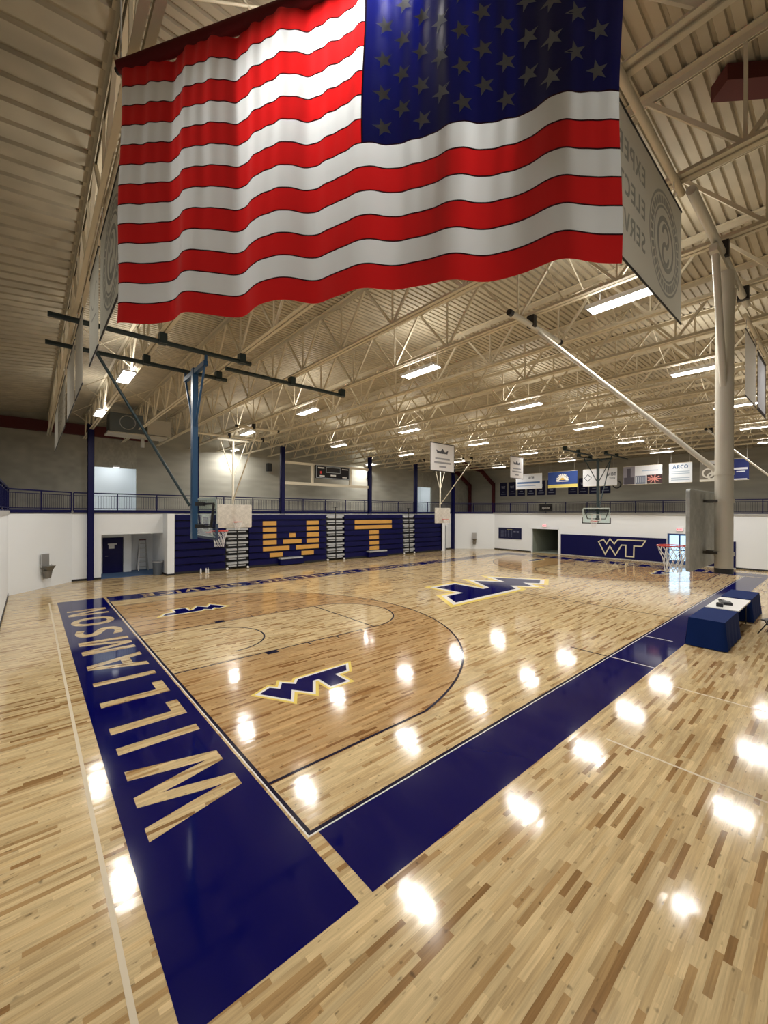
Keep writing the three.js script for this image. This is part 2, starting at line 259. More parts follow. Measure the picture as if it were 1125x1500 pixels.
// exit door with daylight behind its glass
{
  const d = struct('door_3', [bb(XF - .02, XF + .06, 0, 2.16, -4.6, -4.48), bb(XF - .02, XF + .06, 0, 2.16, -3.27, -3.15), bb(XF - .02, XF + .06, 2.04, 2.16, -4.48, -3.27), bb(XF - .02, XF + .06, 0, .25, -4.48, -3.27), bb(XF - .02, XF + .06, .25, 2.04, -3.92, -3.83), bb(XF - .02, XF + .06, .95, 1.03, -4.48, -3.27)], std(lin(.02, .06, .2), .4), 'glazed blue exit door in the end wall');
  mesh('door_glass', [bb(XF + .02, XF + .03, .25, 2.04, -4.48, -3.92), bb(XF + .02, XF + .03, .25, 2.04, -3.83, -3.27)], emit(lin(.50, .76, 1), 1.1), d);
  const l = new THREE.RectAreaLight(lin(.55, .8, 1), .6, 1.2, 1.7); l.position.set(XF - .06, 1.15, -3.87); l.lookAt(XF - 3, 1.15, -3.87); scene.add(l);
}
// ---------------------------------------------------------------- roof: ribbed deck and joists
function ribbed(x0, y0, x1, y1, z0, z1, pitch, groove, depth) {
  const pos = [], idx = []; const n = Math.round((z1 - z0) / pitch); const prof = [];
  for (let i = 0; i < n; i++) { const z = z0 + i * pitch; prof.push([z, 0], [z + pitch - groove, 0], [z + pitch - groove * .8, depth], [z + pitch - groove * .2, depth]); } prof.push([z0 + n * pitch, 0]);
  for (const [z, h] of prof) pos.push(x0, y0 + h, z, x1, y1 + h, z);
  for (let i = 0; i + 1 < prof.length; i++) { const k = 2 * i; idx.push(k, k + 1, k + 2, k + 1, k + 3, k + 2); }
  let g = new THREE.BufferGeometry(); g.setAttribute('position', new THREE.Float32BufferAttribute(pos, 3)); g.setIndex(idx); g = g.toNonIndexed(); g.computeVertexNormals();
  const uv = []; const p = g.attributes.position; for (let i = 0; i < p.count; i++) uv.push(p.getX(i) * .15, p.getZ(i) * .15); g.setAttribute('uv', new THREE.Float32BufferAttribute(uv, 2)); return g;
}
const JX = []; for (let k = -4; k <= 13; k++) JX.push(k === -4 ? -1.65 : 5.65 + 1.9 * k);
const xA = JX[0] - .06, xB = JX[JX.length - 1] + .06;
const ceiling = struct('ceiling', ribbed(xA, ROOF, xB, ROOF, ZB - .1, ZRB + .1, .152, .055, .04), M.deck, 'cream ribbed metal roof deck over open web joists');
const nearDeck = mesh('deck_panel', ribbed(XNB - .2, ROOF - .12 * (xA - XNB), xA, ROOF - .02, ZB - .1, ZRB + .1, .40, .11, .05), M.deck, ceiling);
const farDeck = mesh('deck_panel', ribbed(xB, ROOF - .02, XFB + .2, ROOF - .12 * (XFB - xB), ZB - .1, ZRB + .1, .40, .11, .05), M.deck, ceiling);
struct('ceiling_backing', [bb(XNB - .3, XFB + .3, ROOF + .62, ROOF + .7, ZB - .3, ZRB + .3)], M.concrete);
{
  const z0 = ZB + .1, z1 = ZRB - .1;
  for (const x of JX) {
    const g = [];
    for (const s of [-.055, .055]) { g.push(bb(x + s - .035, x + s + .035, CHORD, CHORD + .012, z0, z1), bb(x + s * .35 - .006, x + s * .35 + .006, CHORD, CHORD + .09, z0, z1)); g.push(bb(x + s - .045, x + s + .045, ROOF - .02, ROOF - .005, z0, z1), bb(x + s * .35 - .006, x + s * .35 + .006, ROOF - .11, ROOF - .02, z0, z1)); }
    for (let z = z0 + .6; z < z1 - 1; z += 2.0) {
      g.push(bar(V(x, CHORD + .03, z), V(x, ROOF - .05, z + 1.0), .05, .05), bar(V(x, ROOF - .05, z + 1.0), V(x, CHORD + .03, z + 2.0), .05, .05), bar(V(x, CHORD + .03, z), V(x, ROOF - .05, z), .035, .035));
    }
    mesh('joist', g, M.joist, ceiling);
  }
  // cross bridging between joists: thin angles along x
  const br = []; for (const z of [-21, -15.5, -10.2, -5, .2, 5.4]) for (let i = 0; i + 1 < JX.length; i++) { br.push(rod(V(JX[i], CHORD + .08, z), V(JX[i + 1], ROOF - .12, z), .014, 5), rod(V(JX[i], ROOF - .12, z), V(JX[i + 1], CHORD + .08, z), .014, 5)); }
  const b = mesh('bridging', br, M.joist, ceiling); b.userData.kind = 'stuff';
}
// red steel frames under the end bays
function frame(z, x0, s) { const g = [bb(x0 - .14, x0 + .14, DECK, 6.9, z - .12, z + .12), bar(V(x0, 6.7, z), V(x0 - s * 2.3, 8.1, z), .24, .34), bar(V(x0 - s * 2.2, 8.05, z), V(x0 - s * 5.6, 8.62, z), .24, .36)]; return g; }
let fr = mesh('steel_frame', frame(-21.9, 36.3, 1), M.darkRed); tag(fr, 'dark red steel frame with a sloping knee beside the end wall pennants', 'steel frame');
fr = mesh('steel_frame', frame(-25.1, 36.3, 1), M.darkRed); tag(fr, 'dark red steel frame against the grey wall beyond the balcony corner', 'steel frame');
tag(mesh('steel_beam', bb(XNB, 3.2, 8.0, 8.6, ZB + .02, ZB + .3), M.darkRed), 'dark red steel beam along the top of the grey back wall', 'beam');
{ const g = bar(V(4.05, 8.96, 2.91), V(4.69, 8.96, 3.57), .28, .2); tag(mesh('red_roof_bundle', g, M.darkRed), 'dark red bundle lying up between the roof joists', 'bundle'); }

// ---------------------------------------------------------------- columns
for (const [x, where] of [[-.05, 'between the angled wall and the near alcove'], [5.1, 'behind the end of the bleachers by the near alcove'], [10.75, 'holding the W side of the scoreboard frame'], [18.55, 'holding the T side of the scoreboard frame'], [23.9, 'behind the last bleacher section before the far stair room'], [29.2, 'at the far angled corner wall']]) { const c = mesh('steel_column', [bb(x - .14, x + .14, 0, CHORD + .3, ZL + .02, ZL + .04), bb(x - .14, x + .14, 0, CHORD + .3, ZL + .24, ZL + .26), bb(x - .01, x + .01, 0, CHORD + .3, ZL + .04, ZL + .24), bb(x - .14, x - .12, 0, CHORD + .3, ZL + .02, ZL + .26), bb(x + .12, x + .14, 0, CHORD + .3, ZL + .02, ZL + .26)], M.navy); tag(c, 'tall navy steel column ' + where, 'column', 'navy columns along the bleacher wall'); }

// ---------------------------------------------------------------- railings round the balcony
function railing(a, b, label) {
  const d = b.clone().sub(a), L = d.length(), u = d.clone().normalize(); const P = (s, y) => a.clone().addScaledVector(u, s).setY(y);
  const t = thing('balcony_railing', label, 'railing');
  mesh('top_rail', bar(P(0, 4.52), P(L, 4.52), .06, .06), M.navy, t); mesh('bottom_rail', bar(P(0, 3.72), P(L, 3.72), .04, .04), M.navy, t); mesh('mid_rail', bar(P(0, 4.38), P(L, 4.38), .03, .03), M.navy, t); mesh('kick_plate', bar(P(0, 3.58), P(L, 3.58), .03, .14), M.navy, t);
  const n = Math.round(L / 1.83), bal = []; for (let i = 0; i <= n; i++) mesh('post', bar(P(L * i / n, DECK), P(L * i / n, 4.52), .05, .05), M.navy, t);
  const m = Math.round(L / .115); for (let i = 1; i < m; i++) { const p = P(L * i / m, 0); bal.push(bx(.014, .66, .014, p.x, 4.05, p.z)); }
  const q = mesh('balusters', bal, M.navy, t); q.userData.kind = 'stuff'; return t;
}
railing(V(-.75, 0, ZL + .12), V(29.3, 0, ZL + .12), 'navy balcony railing with thin balusters above the bleachers');
railing(V(XN - .1, 0, -19.2), V(-.85, 0, -21.75), 'navy balcony railing over the angled wall with the near water fountain');
railing(V(29.4, 0, -21.8), V(XF - .1, 0, -19.22), 'navy balcony railing over the far angled corner wall');
railing(V(XF - .02, 0, -19.1), V(XF - .02, 0, 4), 'navy balcony railing above the end wall with the padded logo');
railing(V(XN + .0, 0, -19.2), V(XN + .0, 0, -6), 'navy balcony railing above the near end wall');

// ---------------------------------------------------------------- lights
function ceilingLight(x, z, label, y = 7.62, len = 1.22, group = 'linear high bay lights in rows under the joists', nits = LIGHT_NITS) {
  const t = thing('ceiling_light', label, 'light', [x, y, z], 0, group);
  mesh('housing', [bx(.34, .05, len + .06, 0, .045, 0), bx(.02, .07, len + .06, -.17, .02, 0), bx(.02, .07, len + .06, .17, .02, 0)], M.plastic, t);
  mesh('diffuser', bx(.30, .02, len, 0, 0, 0), emit(lin(1, .97, .92), GLOW), t);
  mesh('hanger', [rod(V(0, .06, -len * .35), V(0, .3, -len * .35), .006, 5), rod(V(0, .06, len * .35), V(0, .3, len * .35), .006, 5)], M.steel, t);
  mesh('uplight_slot', bx(.2, .01, len, 0, .075, 0), emit(lin(1, .97, .92), 4), t);
  const up = new THREE.RectAreaLight(lin(1, .96, .90), UP_NITS, .2, len); up.position.set(x, y + .085, z); up.lookAt(x, y + 2, z); up.castShadow = true; scene.add(up);
  const l = new THREE.RectAreaLight(lin(1, .965, .91), nits, .3, len); l.position.set(x, y - .02, z); l.lookAt(x, y - 2, z); l.castShadow = true; scene.add(l);
  return t;
}
const LX = [[-.25, 'over the WILLIAMSON baseline'], [6.0, 'over the near free throw line'], [11.7, 'short of the half court line'], [17.4, 'just past the half court line'], [23.1, 'over the far free throw line'], [28.8, 'by the end balcony']];
const LZ = [[1.2, 'table side row'], [-4.1, 'second row from the tables'], [-10.35, 'third row from the tables'], [-16.4, 'bleacher side row']];
for (const [x, a] of LX) for (const [z, b] of LZ) ceilingLight(x, z, 'high bay light ' + a + ', ' + b);
for (const [x, l] of [[8.4, 'short pair of track lights washing the grey wall beside the scoreboard frame'], [20.6, 'track light washing the grey wall past the scoreboard frame']]) ceilingLight(x, -24.4, l, 7.9, .8, null, 150);
{ const t = thing('wall_light', 'small lamp over the lit white opening by the hanging heater', 'light', [1.55, 6.32, ZB + .06]); mesh('lamp', bx(.34, .12, .12, 0, 0, .05), M.plastic, t); mesh('lens', bx(.3, .02, .1, 0, -.07, .05), emit(lin(1, 1, 1), 6), t);
  for (const [x, n] of [[1.55, 1], [28.95, 2]]) { const tt = thing('room_light', n === 1 ? 'white ceiling light inside the stair room by the near corner' : 'white ceiling light inside the far stair room', 'light', [x, 6.85, ZB - 1.2]); mesh('panel', bx(1.2, .04, .6), emit(lin(.95, 1, 1), 2.5), tt); const l = new THREE.RectAreaLight(lin(.92, .98, 1), 6, 1.2, .6); l.position.set(x, 6.82, ZB - 1.2); l.lookAt(x, 4, ZB - 1.2); scene.add(l); } }

// ---------------------------------------------------------------- bleachers
{
  const t = thing('bleachers', 'closed navy telescoping bleachers with gold W and T boards', 'bleachers', [0, 0, 0]);
  const zf = -21.05, secs = [[3.76, 6.6], [8.1, 13.9], [15.55, 21.65], [23.1, 26.58]], aisles = [[6.6, 8.1], [13.9, 15.55], [21.65, 23.1]];
  mesh('understructure', [bb(3.74, 26.6, .1, 3.2, -21.9, -21.3), bb(3.72, 3.76, .05, 3.3, -21.9, -20.98), bb(26.58, 26.62, .05, 3.3, -21.9, -20.98)], M.black, t);
  const gold = { 0: [], 1: [[9.02, 9.99], [12.26, 13.28], [16.5, 20.37]], 2: [[9.02, 9.99], [12.26, 13.28], [16.5, 20.37]], 3: [[9.02, 9.99], [10.92, 11.4], [12.26, 13.28], [17.94, 18.93]], 4: [[9.02, 9.99], [10.45, 11.86], [12.26, 13.28], [17.94, 18.93]], 5: [[9.02, 10.93], [11.41, 13.26], [17.94, 18.93]], 6: [[9.49, 10.42], [11.84, 12.83], [17.94, 18.93]], 7: [] };
  for (let r = 0; r < 8; r++) {
    const top = 3.40 - .42 * r, y0 = top - .31, zr = zf - .012 * (7 - r);
    for (const [a, b] of secs) {
      let cuts = [[a, b, 'navy']]; for (const [p, q] of gold[r]) if (p > a && q < b) cuts = cuts.flatMap(c => c[2] === 'navy' && p > c[0] && q < c[1] ? [[c[0], p, 'navy'], [p, q, 'gold'], [q, c[1], 'navy']] : [c]);
      for (const [p, q, m] of cuts) { const g = [bb(p + .008, q - .008, y0, top, zr - .12, zr)]; if (m === 'navy') mesh('seat_board', g, M.navy, t); else mesh('gold_board', bb(p + .008, q - .008, y0 + .02, top - .01, zr - .1, zr + .015), M.gold, t); }
      mesh('deck_edge', bb(a, b, top + .02, top + .05, zr - .3, zr - .01), r === 0 ? M.seatGrey : M.navy, t);
    }
    for (const [a, b] of aisles) { const m = (a + b) / 2; mesh('aisle_step', bb(a + .06, m - .05, top - .13, top, zr - .2, zr + .02), M.seatGrey, t); mesh('aisle_step', bb(m + .05, b - .06, top - .13, top, zr - .2, zr + .02), M.seatGrey, t); mesh('aisle_step', bb(a + .2, m - .05, top - .27, top - .19, zr - .2, zr - .02), M.seatGrey, t); mesh('aisle_step', bb(m + .05, b - .2, top - .27, top - .19, zr - .2, zr - .02), M.seatGrey, t); }
  }
  for (const [a, b] of aisles) { const m = (a + b) / 2; mesh('aisle_rail', [bar(V(m, .2, zf + .03), V(m, 3.9, zf - .1), .05, .05), bar(V(m - .2, 3.95, zf - .1), V(m + .2, 3.95, zf - .1), .04, .04), bar(V(m, 3.6, zf - .1), V(m, 3.95, zf - .1), .05, .05)], M.black, t); for (const q of [a + .1, b - .1]) mesh('wheel', (() => { const g = new THREE.CylinderGeometry(.07, .07, .06, 14); g.rotateX(Math.PI / 2); g.translate(q, .09, zf + .03); return g; })(), M.plastic, t); }
  for (const [a, b] of [[10.1, 11.75], [17.65, 19.5]]) { mesh('front_seat', bb(a, b, .44, .52, zf - .1, zf + .38), M.seatGrey, t); mesh('front_box', bb(a, b + .1, .06, .43, zf - .1, zf + .3), M.navy, t); }
  mesh('front_skirt', [bb(3.76, 6.6, .03, .15, zf - .1, zf - .02), bb(8.1, 13.9, .03, .15, zf - .1, zf - .02), bb(15.55, 21.65, .03, .15, zf - .1, zf - .02), bb(23.1, 26.58, .03, .15, zf - .1, zf - .02)], M.black, t);
}
// ---------------------------------------------------------------- basketball goals
function ringNet(parent, cx, y, cz, facing) {      // rim centre, facing = direction from board to rim
  const g = new THREE.TorusGeometry(.2286, .011, 10, 40); g.rotateX(Math.PI / 2); g.translate(cx, y, cz);
  const bk = bar(V(cx - facing.x * .23, y - .02, cz - facing.z * .23), V(cx - facing.x * .37, y - .02, cz - facing.z * .37), .12, .05);
  const r = mesh('rim', [g, bk], M.rim, parent); const n = 12, st = [];
  const rad = [.226, .20, .165, .14, .125, .12], dy = [0, -.09, -.18, -.27, -.36, -.44];
  for (let i = 0; i < n; i++) for (let k = 0; k + 1 < rad.length; k++) for (const s of [-.5, .5]) { const A = 2 * Math.PI * (i + (k % 2) * .5) / n, B = 2 * Math.PI * (i + (k % 2) * .5 + s) / n; st.push(rod(V(cx + rad[k] * Math.cos(A), y + dy[k], cz + rad[k] * Math.sin(A)), V(cx + rad[k + 1] * Math.cos(B), y + dy[k + 1], cz + rad[k + 1] * Math.sin(B)), .0055, 4)); }
  mesh('net', st, M.net, r);
}
function mainGoal(label, turn) {
  const t = thing('main_goal', label, 'basketball hoop', [turn ? 28.65 : 0, 0, turn ? -15.24 : 0], turn);   // built for the near end, half turn for the far one
  const S = turn ? M.green : M.blueSteel, zc = -7.62, D = M.green;
  mesh('mast', bb(.86, 1.0, 2.86, 7.45, zc - .075, zc + .075), S, t);
  for (const z of [-6.7, -8.5]) mesh('ceiling_pipe', [rod(V(-2.15, 7.6, z), V(2.1, 7.6, z), .057, 12), bx(.16, .24, .2, -.05, 7.679, z), bx(.16, .24, .2, 1.85, 7.679, z)], D, t);
  mesh('ceiling_pipe', [rod(V(1.7, 7.6, zc + .15), V(5.75, 7.6, zc + .15), .057, 12), bx(.16, .24, .2, 3.75, 7.679, zc + .15), bx(.16, .24, .2, 5.65, 7.679, zc + .15)], D, t);
  mesh('cross_arm', [bar(V(.93, 7.35, -6.7), V(.93, 7.35, -8.5), .1, .12), bar(V(.93, 7.6, -6.7), V(.93, 7.3, -6.7), .06, .06), bar(V(.93, 7.6, -8.5), V(.93, 7.3, -8.5), .06, .06)], S, t);
  for (const s of [1, -1]) mesh('strut', rod(V(.93, 5.9, zc + .1 * s), V(.93, 7.4, zc + .88 * s), .03, 8), S, t);
  mesh('back_brace', rod(V(.82, 3.75, zc), V(-1.35, 7.5, zc), .035, 10), D, t);
  mesh('board_arm', [bar(V(.93, 3.2, zc), V(1.2, 3.2, zc), .16, .1), bar(V(.93, 3.8, zc), V(1.2, 3.8, zc), .16, .1), bar(V(1.18, 3.2, zc - .6), V(1.18, 3.2, zc + .6), .05, .05), bar(V(1.18, 3.8, zc - .8), V(1.18, 3.8, zc + .8), .05, .05), bar(V(1.18, 3.2, zc - .6), V(1.18, 3.8, zc - .8), .05, .05), bar(V(1.18, 3.2, zc + .6), V(1.18, 3.8, zc + .8), .05, .05)], M.black, t);
  const gl = mesh('backboard', bb(1.215, 1.225, 2.9, 3.97, zc - .915, zc + .915), M.glass, t);
  const ln = (y0, y1, z0, z1, w) => [bb(1.226, 1.23, y0, y0 + w, z0, z1), bb(1.226, 1.23, y1 - w, y1, z0, z1), bb(1.226, 1.23, y0, y1, z0, z0 + w), bb(1.226, 1.23, y0, y1, z1 - w, z1)];
  mesh('board_marking', [...ln(3.05, 3.50, zc - .305, zc + .305, .05)], M.fabricWhite, gl);
  mesh('board_frame', [...ln(2.9, 3.97, zc - .915, zc + .915, .05)].map(g => { g.translate(-.006, 0, 0); g.scale(1, 1, 1); return g; }), M.plastic, gl);
  mesh('board_pad', [bb(1.19, 1.25, 2.86, 2.92, zc - .95, zc + .95), bb(1.19, 1.25, 2.9, 3.28, zc - .95, zc - .90), bb(1.19, 1.25, 2.9, 3.28, zc + .90, zc + .95)], turn ? M.black : std(lin(.03, .05, .09), .7), t);
  ringNet(t, 1.6, 3.05, zc, V(1, 0, 0)); return t;
}
mainGoal('glass backboard on a blue ceiling mast above the WILLIAMSON baseline', 0);
mainGoal('glass backboard on a dark green ceiling mast before the padded logo wall', Math.PI);
function sideGoal(label, x, z, turn, mat, boardMat, r) {
  const t = thing('side_goal', label, 'basketball hoop', [x, 0, z], turn);         // local: board at z=0 facing -z (turn 0)
  mesh('mast', [rod(V(0, 2.74, .26), V(0, 7.4, .26), r, 20)], mat, t);
  if (r > .1) mesh('mast_cap', rod(V(0, 2.66, .26), V(0, 2.74, .26), r + .004, 20), M.black, t);
  for (const s of [-1, 1]) mesh('strut', rod(V(s * .08, 5.6, .26), V(s * .75, 7.55, .26), r * .4, 10), mat, t);
  mesh('top_pipe', [rod(V(-2.1, 7.62, .26), V(2.1, 7.62, .26), .057, 12), bx(1.7, .1, .1, 0, 7.45, .26)], mat, t);
  const jl = JX.map(j => (j - x) * (turn ? -1 : 1)).filter(q => Math.abs(q) < 2.1); for (const q of jl) mesh('pipe_clamp', bx(.09, .24, .17, q, 7.679, .26), M.black, t);
  mesh('brace', rod(V(0, 4.25, .2), V(0, 7.5, -2.85), r > .1 ? .04 : .035, 10), mat, t);
  mesh('brace_pipe', rod(V(-1.05, 7.6, -2.9), V(1.05, 7.6, -2.9), .06, 12), mat, t);
  for (const q of jl.filter(q => Math.abs(q) < 1.06)) mesh('pipe_clamp', bx(.12, .24, .16, q, 7.679, -2.9), M.black, t); for (const q of [-1.05, 1.05]) mesh('pipe_end', rod(V(q - .05, 7.6, -2.9), V(q + .05, 7.6, -2.9), .064, 12), M.black, t);
  for (const y of [4.24, 3.8, 2.97]) mesh('clamp_ring', rod(V(0, y - .03, .26), V(0, y + .03, .26), r + .012, 20), mat, t);
  for (const y of [3.8, 2.98]) for (const q of [-.1, .1]) mesh('board_arm', bar(V(q, y, .26), V(q, y, .02), .03, .045), std(lin(.06, .055, .05), .6), t);
  const s = new THREE.Shape(), w = .915, h0 = 2.74, h1 = 3.96, c = .06; s.moveTo(-w + c, h0); s.lineTo(w - c, h0); s.quadraticCurveTo(w, h0, w, h0 + c); s.lineTo(w, h1 - c); s.quadraticCurveTo(w, h1, w - c, h1); s.lineTo(-w + c, h1); s.quadraticCurveTo(-w, h1, -w, h1 - c); s.lineTo(-w, h0 + c); s.quadraticCurveTo(-w, h0, -w + c, h0);
  const g = new THREE.ExtrudeGeometry(s, { depth: .04, bevelEnabled: true, bevelSize: .008, bevelThickness: .008, bevelSegments: 2 }); g.translate(0, 0, -.03);
  mesh('backboard', g, boardMat, t); ringNet(t, 0, 3.05, -.41, V(0, 0, -1)); return t;
}
const ivoryBoard = std(lin(.72, .68, .60), .6, 0, { map: mottleTex }), greyBoard = std(lin(.50, .52, .50), .6, 0, { map: mottleTex });
sideGoal('thick grey pole with worn grey backboard seen from behind, by the scorer tables', 5.87, 2.43, 0, M.poleGrey, greyBoard, .118);
sideGoal('grey ceiling braced goal at the far end of the table side', 22.8, 2.43, 0, M.poleGrey, greyBoard, .118);
sideGoal('ivory backboard on a thin mast before the gold W of the bleachers', 5.87, -17.67, Math.PI, M.ivory, ivoryBoard, .06);
sideGoal('ivory backboard on a thin mast at the far end of the bleachers', 22.8, -17.67, Math.PI, M.ivory, ivoryBoard, .06);

// ---------------------------------------------------------------- flag
{
  const t = thing('flag', 'huge American flag hung from the roof, seen from behind', 'flag', [0, 0, 0]);
  const A = V(-1.76, 0, -.396), B = V(.44, 0, 3.03), dir = B.clone().sub(A), Lf = dir.length(); dir.normalize(); const nrm = V(-dir.z, 0, dir.x); if (nrm.dot(V(-2.4 - A.x, 0, 3.98 - A.z)) < 0) nrm.negate();
  const H = 2.40, yt = 7.62;
  const wave = (s, v) => .055 * Math.sin(s * 8.6 + .6 + .35 * v) * (.5 + .5 * v) + .014 * Math.sin(s * 19 + 1.3 - .8 * v) * (1 - .4 * v) + .007 * Math.sin(s * 47 + 2 * v) * (1 - v) + .02 * Math.sin(s * 3.1 + 1) * v;
  // s along the width in metres from the left, v = 0 top .. 1 bottom
  const P = (s, v, off = 0) => { const sag = .03 * Math.sin(s * 6.5 + .4) * v; const p = A.clone().addScaledVector(dir, s + .012 * Math.sin(v * 9 + s * 3)); p.y = yt - (yt - 5.30 + .0 * s) * v - sag * .6 - (.07 * s / Lf) * v; p.addScaledVector(nrm, wave(s, v) + off); return p; };
  function patch(s0, s1, v0, v1, ns, nv, off = 0) { const pos = [], idx = [], uv = []; for (let j = 0; j <= nv; j++) for (let i = 0; i <= ns; i++) { const s = s0 + (s1 - s0) * i / ns, v = v0 + (v1 - v0) * j / nv; const p = P(s, v, off); pos.push(p.x, p.y, p.z); uv.push(s, v); } for (let j = 0; j < nv; j++) for (let i = 0; i < ns; i++) { const a = j * (ns + 1) + i, b = a + 1, c = a + ns + 1, d = c + 1; idx.push(a, c, b, b, c, d); } const g = new THREE.BufferGeometry(); g.setAttribute('position', new THREE.Float32BufferAttribute(pos, 3)); g.setAttribute('uv', new THREE.Float32BufferAttribute(uv, 2)); g.setIndex(idx); g.computeVertexNormals(); return g; }
  const clothM = (c) => new THREE.MeshPhysicalMaterial({ color: c, roughness: 1, transmission: .3, thickness: 0, clearcoat: .3, clearcoatRoughness: .42, side: THREE.DoubleSide });
  const red = clothM(lin(.62, .012, .014)), white = clothM(lin(.80, .84, .86)), blue = new THREE.MeshPhysicalMaterial({ color: lin(.003, .006, .12), roughness: 1, transmission: .12, thickness: 0, clearcoat: .5, clearcoatRoughness: .35, side: THREE.DoubleSide }), seam = std(lin(.05, .008, .02), .8), starM = std(lin(.26, .28, .32), .8);
  const cw = Lf * .425, vh = 7 / 13;                                    // canton on the right as seen from behind
  for (let i = 0; i < 13; i++) { const v0 = i / 13, v1 = (i + 1) / 13, s1 = i < 7 ? Lf - cw : Lf; mesh('stripe', patch(0, s1, v0, v1, 150, 6), i % 2 ? white : red, t); if (i < 12) mesh('seam', patch(0, i < 6 ? Lf - cw : Lf, v1 - .0022, v1 + .0022, 150, 1, .0025), seam, t); }
  mesh('canton', patch(Lf - cw, Lf, 0, vh, 90, 40), blue, t); mesh('seam', patch(Lf - cw - .006, Lf - cw + .006, 0, vh, 1, 60, .0025), seam, t);
  for (let r = 0; r < 9; r++) for (let c = 0; c < (r % 2 ? 5 : 6); c++) { const s = Lf - cw + cw * ((r % 2 ? 2 : 1) + 2 * c) / 12, v = vh * (r + 1) / 10, R = .072; const pos = [], idx = [], ctr = P(s, v, .004); pos.push(ctr.x, ctr.y, ctr.z); for (let k = 0; k < 10; k++) { const a = Math.PI / 2 + k * Math.PI / 5 + .25, q = k % 2 ? R * .4 : R; const p = P(s + q * Math.cos(a), v - q * Math.sin(a) / (yt - 5.30), .004); pos.push(p.x, p.y, p.z); idx.push(0, 1 + k, 1 + (k + 1) % 10); } const g = new THREE.BufferGeometry(); g.setAttribute('position', new THREE.Float32BufferAttribute(pos, 3)); g.setIndex(idx); g.computeVertexNormals(); mesh('star', g, starM, t); }
  const sl = std(lin(.14, .006, .01), .8); mesh('sleeve', (() => { const g = rod(P(-.04, 0).setY(yt + .05), P(Lf + .04, 0).setY(yt + .05), .055, 14); return g; })(), sl, t);
  mesh('pole', rod(P(-.09, 0).setY(yt + .05), P(Lf + .09, 0).setY(yt + .05), .03, 12), M.black, t);
  for (const s of [-.03, Lf * .5, Lf + .03]) mesh('hanging_rope', rod(P(s, 0).setY(yt + .1), P(s, 0).setY(CHORD + .95), .008, 6), M.fabricWhite, t);
}
// ---------------------------------------------------------------- hanging banners
function banner(label, w, h, pos, turn, mat, group, frameM) {
  const pipe = Math.abs(Math.sin(turn)) < .1;
  const t = thing('hanging_banner', label, 'banner', pos, turn, group);
  mesh('panel', new THREE.PlaneGeometry(w, h, 12, 4), mat, t);
  for (const s of [-1, 1]) mesh('hem_rod', rod(V(-w / 2, s * h / 2, 0), V(w / 2, s * h / 2, 0), .012, 6), frameM || M.black, t);
  const up = CHORD + .01 - pos[1] - h / 2; for (const s of [-1, 1]) mesh('hanging_cord', rod(V(s * w * .4, h / 2, 0), V(s * w * .4, h / 2 + up, 0), .006, 5), M.fabricWhite, t);
  if (pipe) mesh('hanging_pipe', rod(V(-w / 2 - .03, CHORD - .04 - pos[1], 0), V(w / 2 + .03, CHORD - .04 - pos[1], 0), .042, 10), M.joist, t);
  return t;
}
const print = (draw, w, h) => new THREE.MeshPhysicalMaterial({ color: 0xffffff, roughness: 1, transmission: .4, thickness: 0, map: canvasTex(w, h, draw), side: THREE.DoubleSide });
const solidPrint = (draw, w, h) => std(0xffffff, .8, 0, { map: canvasTex(w, h, draw) });
const txt = (x, s, px, py, size, color, font = 'bold', align = 'center') => { x.fillStyle = color; x.font = font + ' ' + size + 'px sans-serif'; x.textAlign = align; x.textBaseline = 'middle'; x.fillText(s, px, py); };
const ringPrint = (x, cx, cy, r, col) => { x.strokeStyle = col; x.lineWidth = r * .05; for (const k of [1, .72]) { x.beginPath(); x.arc(cx, cy, r * k, 0, 7); x.stroke(); } x.lineWidth = r * .12; for (let i = 0; i < 34; i++) { const a = i * Math.PI * 2 / 34; x.beginPath(); x.moveTo(cx + Math.cos(a) * r * .78, cy + Math.sin(a) * r * .78); x.lineTo(cx + Math.cos(a) * r * .93, cy + Math.sin(a) * r * .93); x.stroke(); } x.lineWidth = r * .1; x.beginPath(); x.arc(cx, cy - r * .17, r * .2, Math.PI * .5, Math.PI * 2); x.stroke(); x.beginPath(); x.arc(cx, cy + r * .2, r * .2, Math.PI * 1.5, Math.PI * 3); x.stroke(); x.beginPath(); x.arc(cx, cy, r * .5, 0, 7); x.stroke(); };
// table side, hung along the court (seen from behind, print shows through)
banner('grey hanging banner seen from behind beside the flag, with a round seal and mirrored lettering', 3.4, 1.45, [2.25, 6.78, 2.55], Math.PI, print((x, w, h) => { x.fillStyle = '#c4c3b6'; x.fillRect(0, 0, w, h); for (const [s, y] of [['EXPERT', .24], ['ELECTRICAL', .48], ['SERVICES', .72]]) txt(x, s, w * .41, h * y, h * .19, '#83867e', 'bold', 'left'); ringPrint(x, w * .2, h * .5, h * .40, '#8d8f88'); }, 1024, 440));
banner('pale plain banner beyond the thick grey pole', 1.5, 1.4, [9.65, 6.8, 2.55], 0, M.bannerWhite);
banner('dark framed banner next to the pale one, past the thick grey pole', 1.5, 1.4, [11.4, 6.8, 2.55], 0, print((x, w, h) => { x.fillStyle = '#1b1d33'; x.fillRect(0, 0, w, h); x.fillStyle = '#c9ccd6'; x.fillRect(w * .08, h * .06, w * .84, h * .88); }, 256, 256));
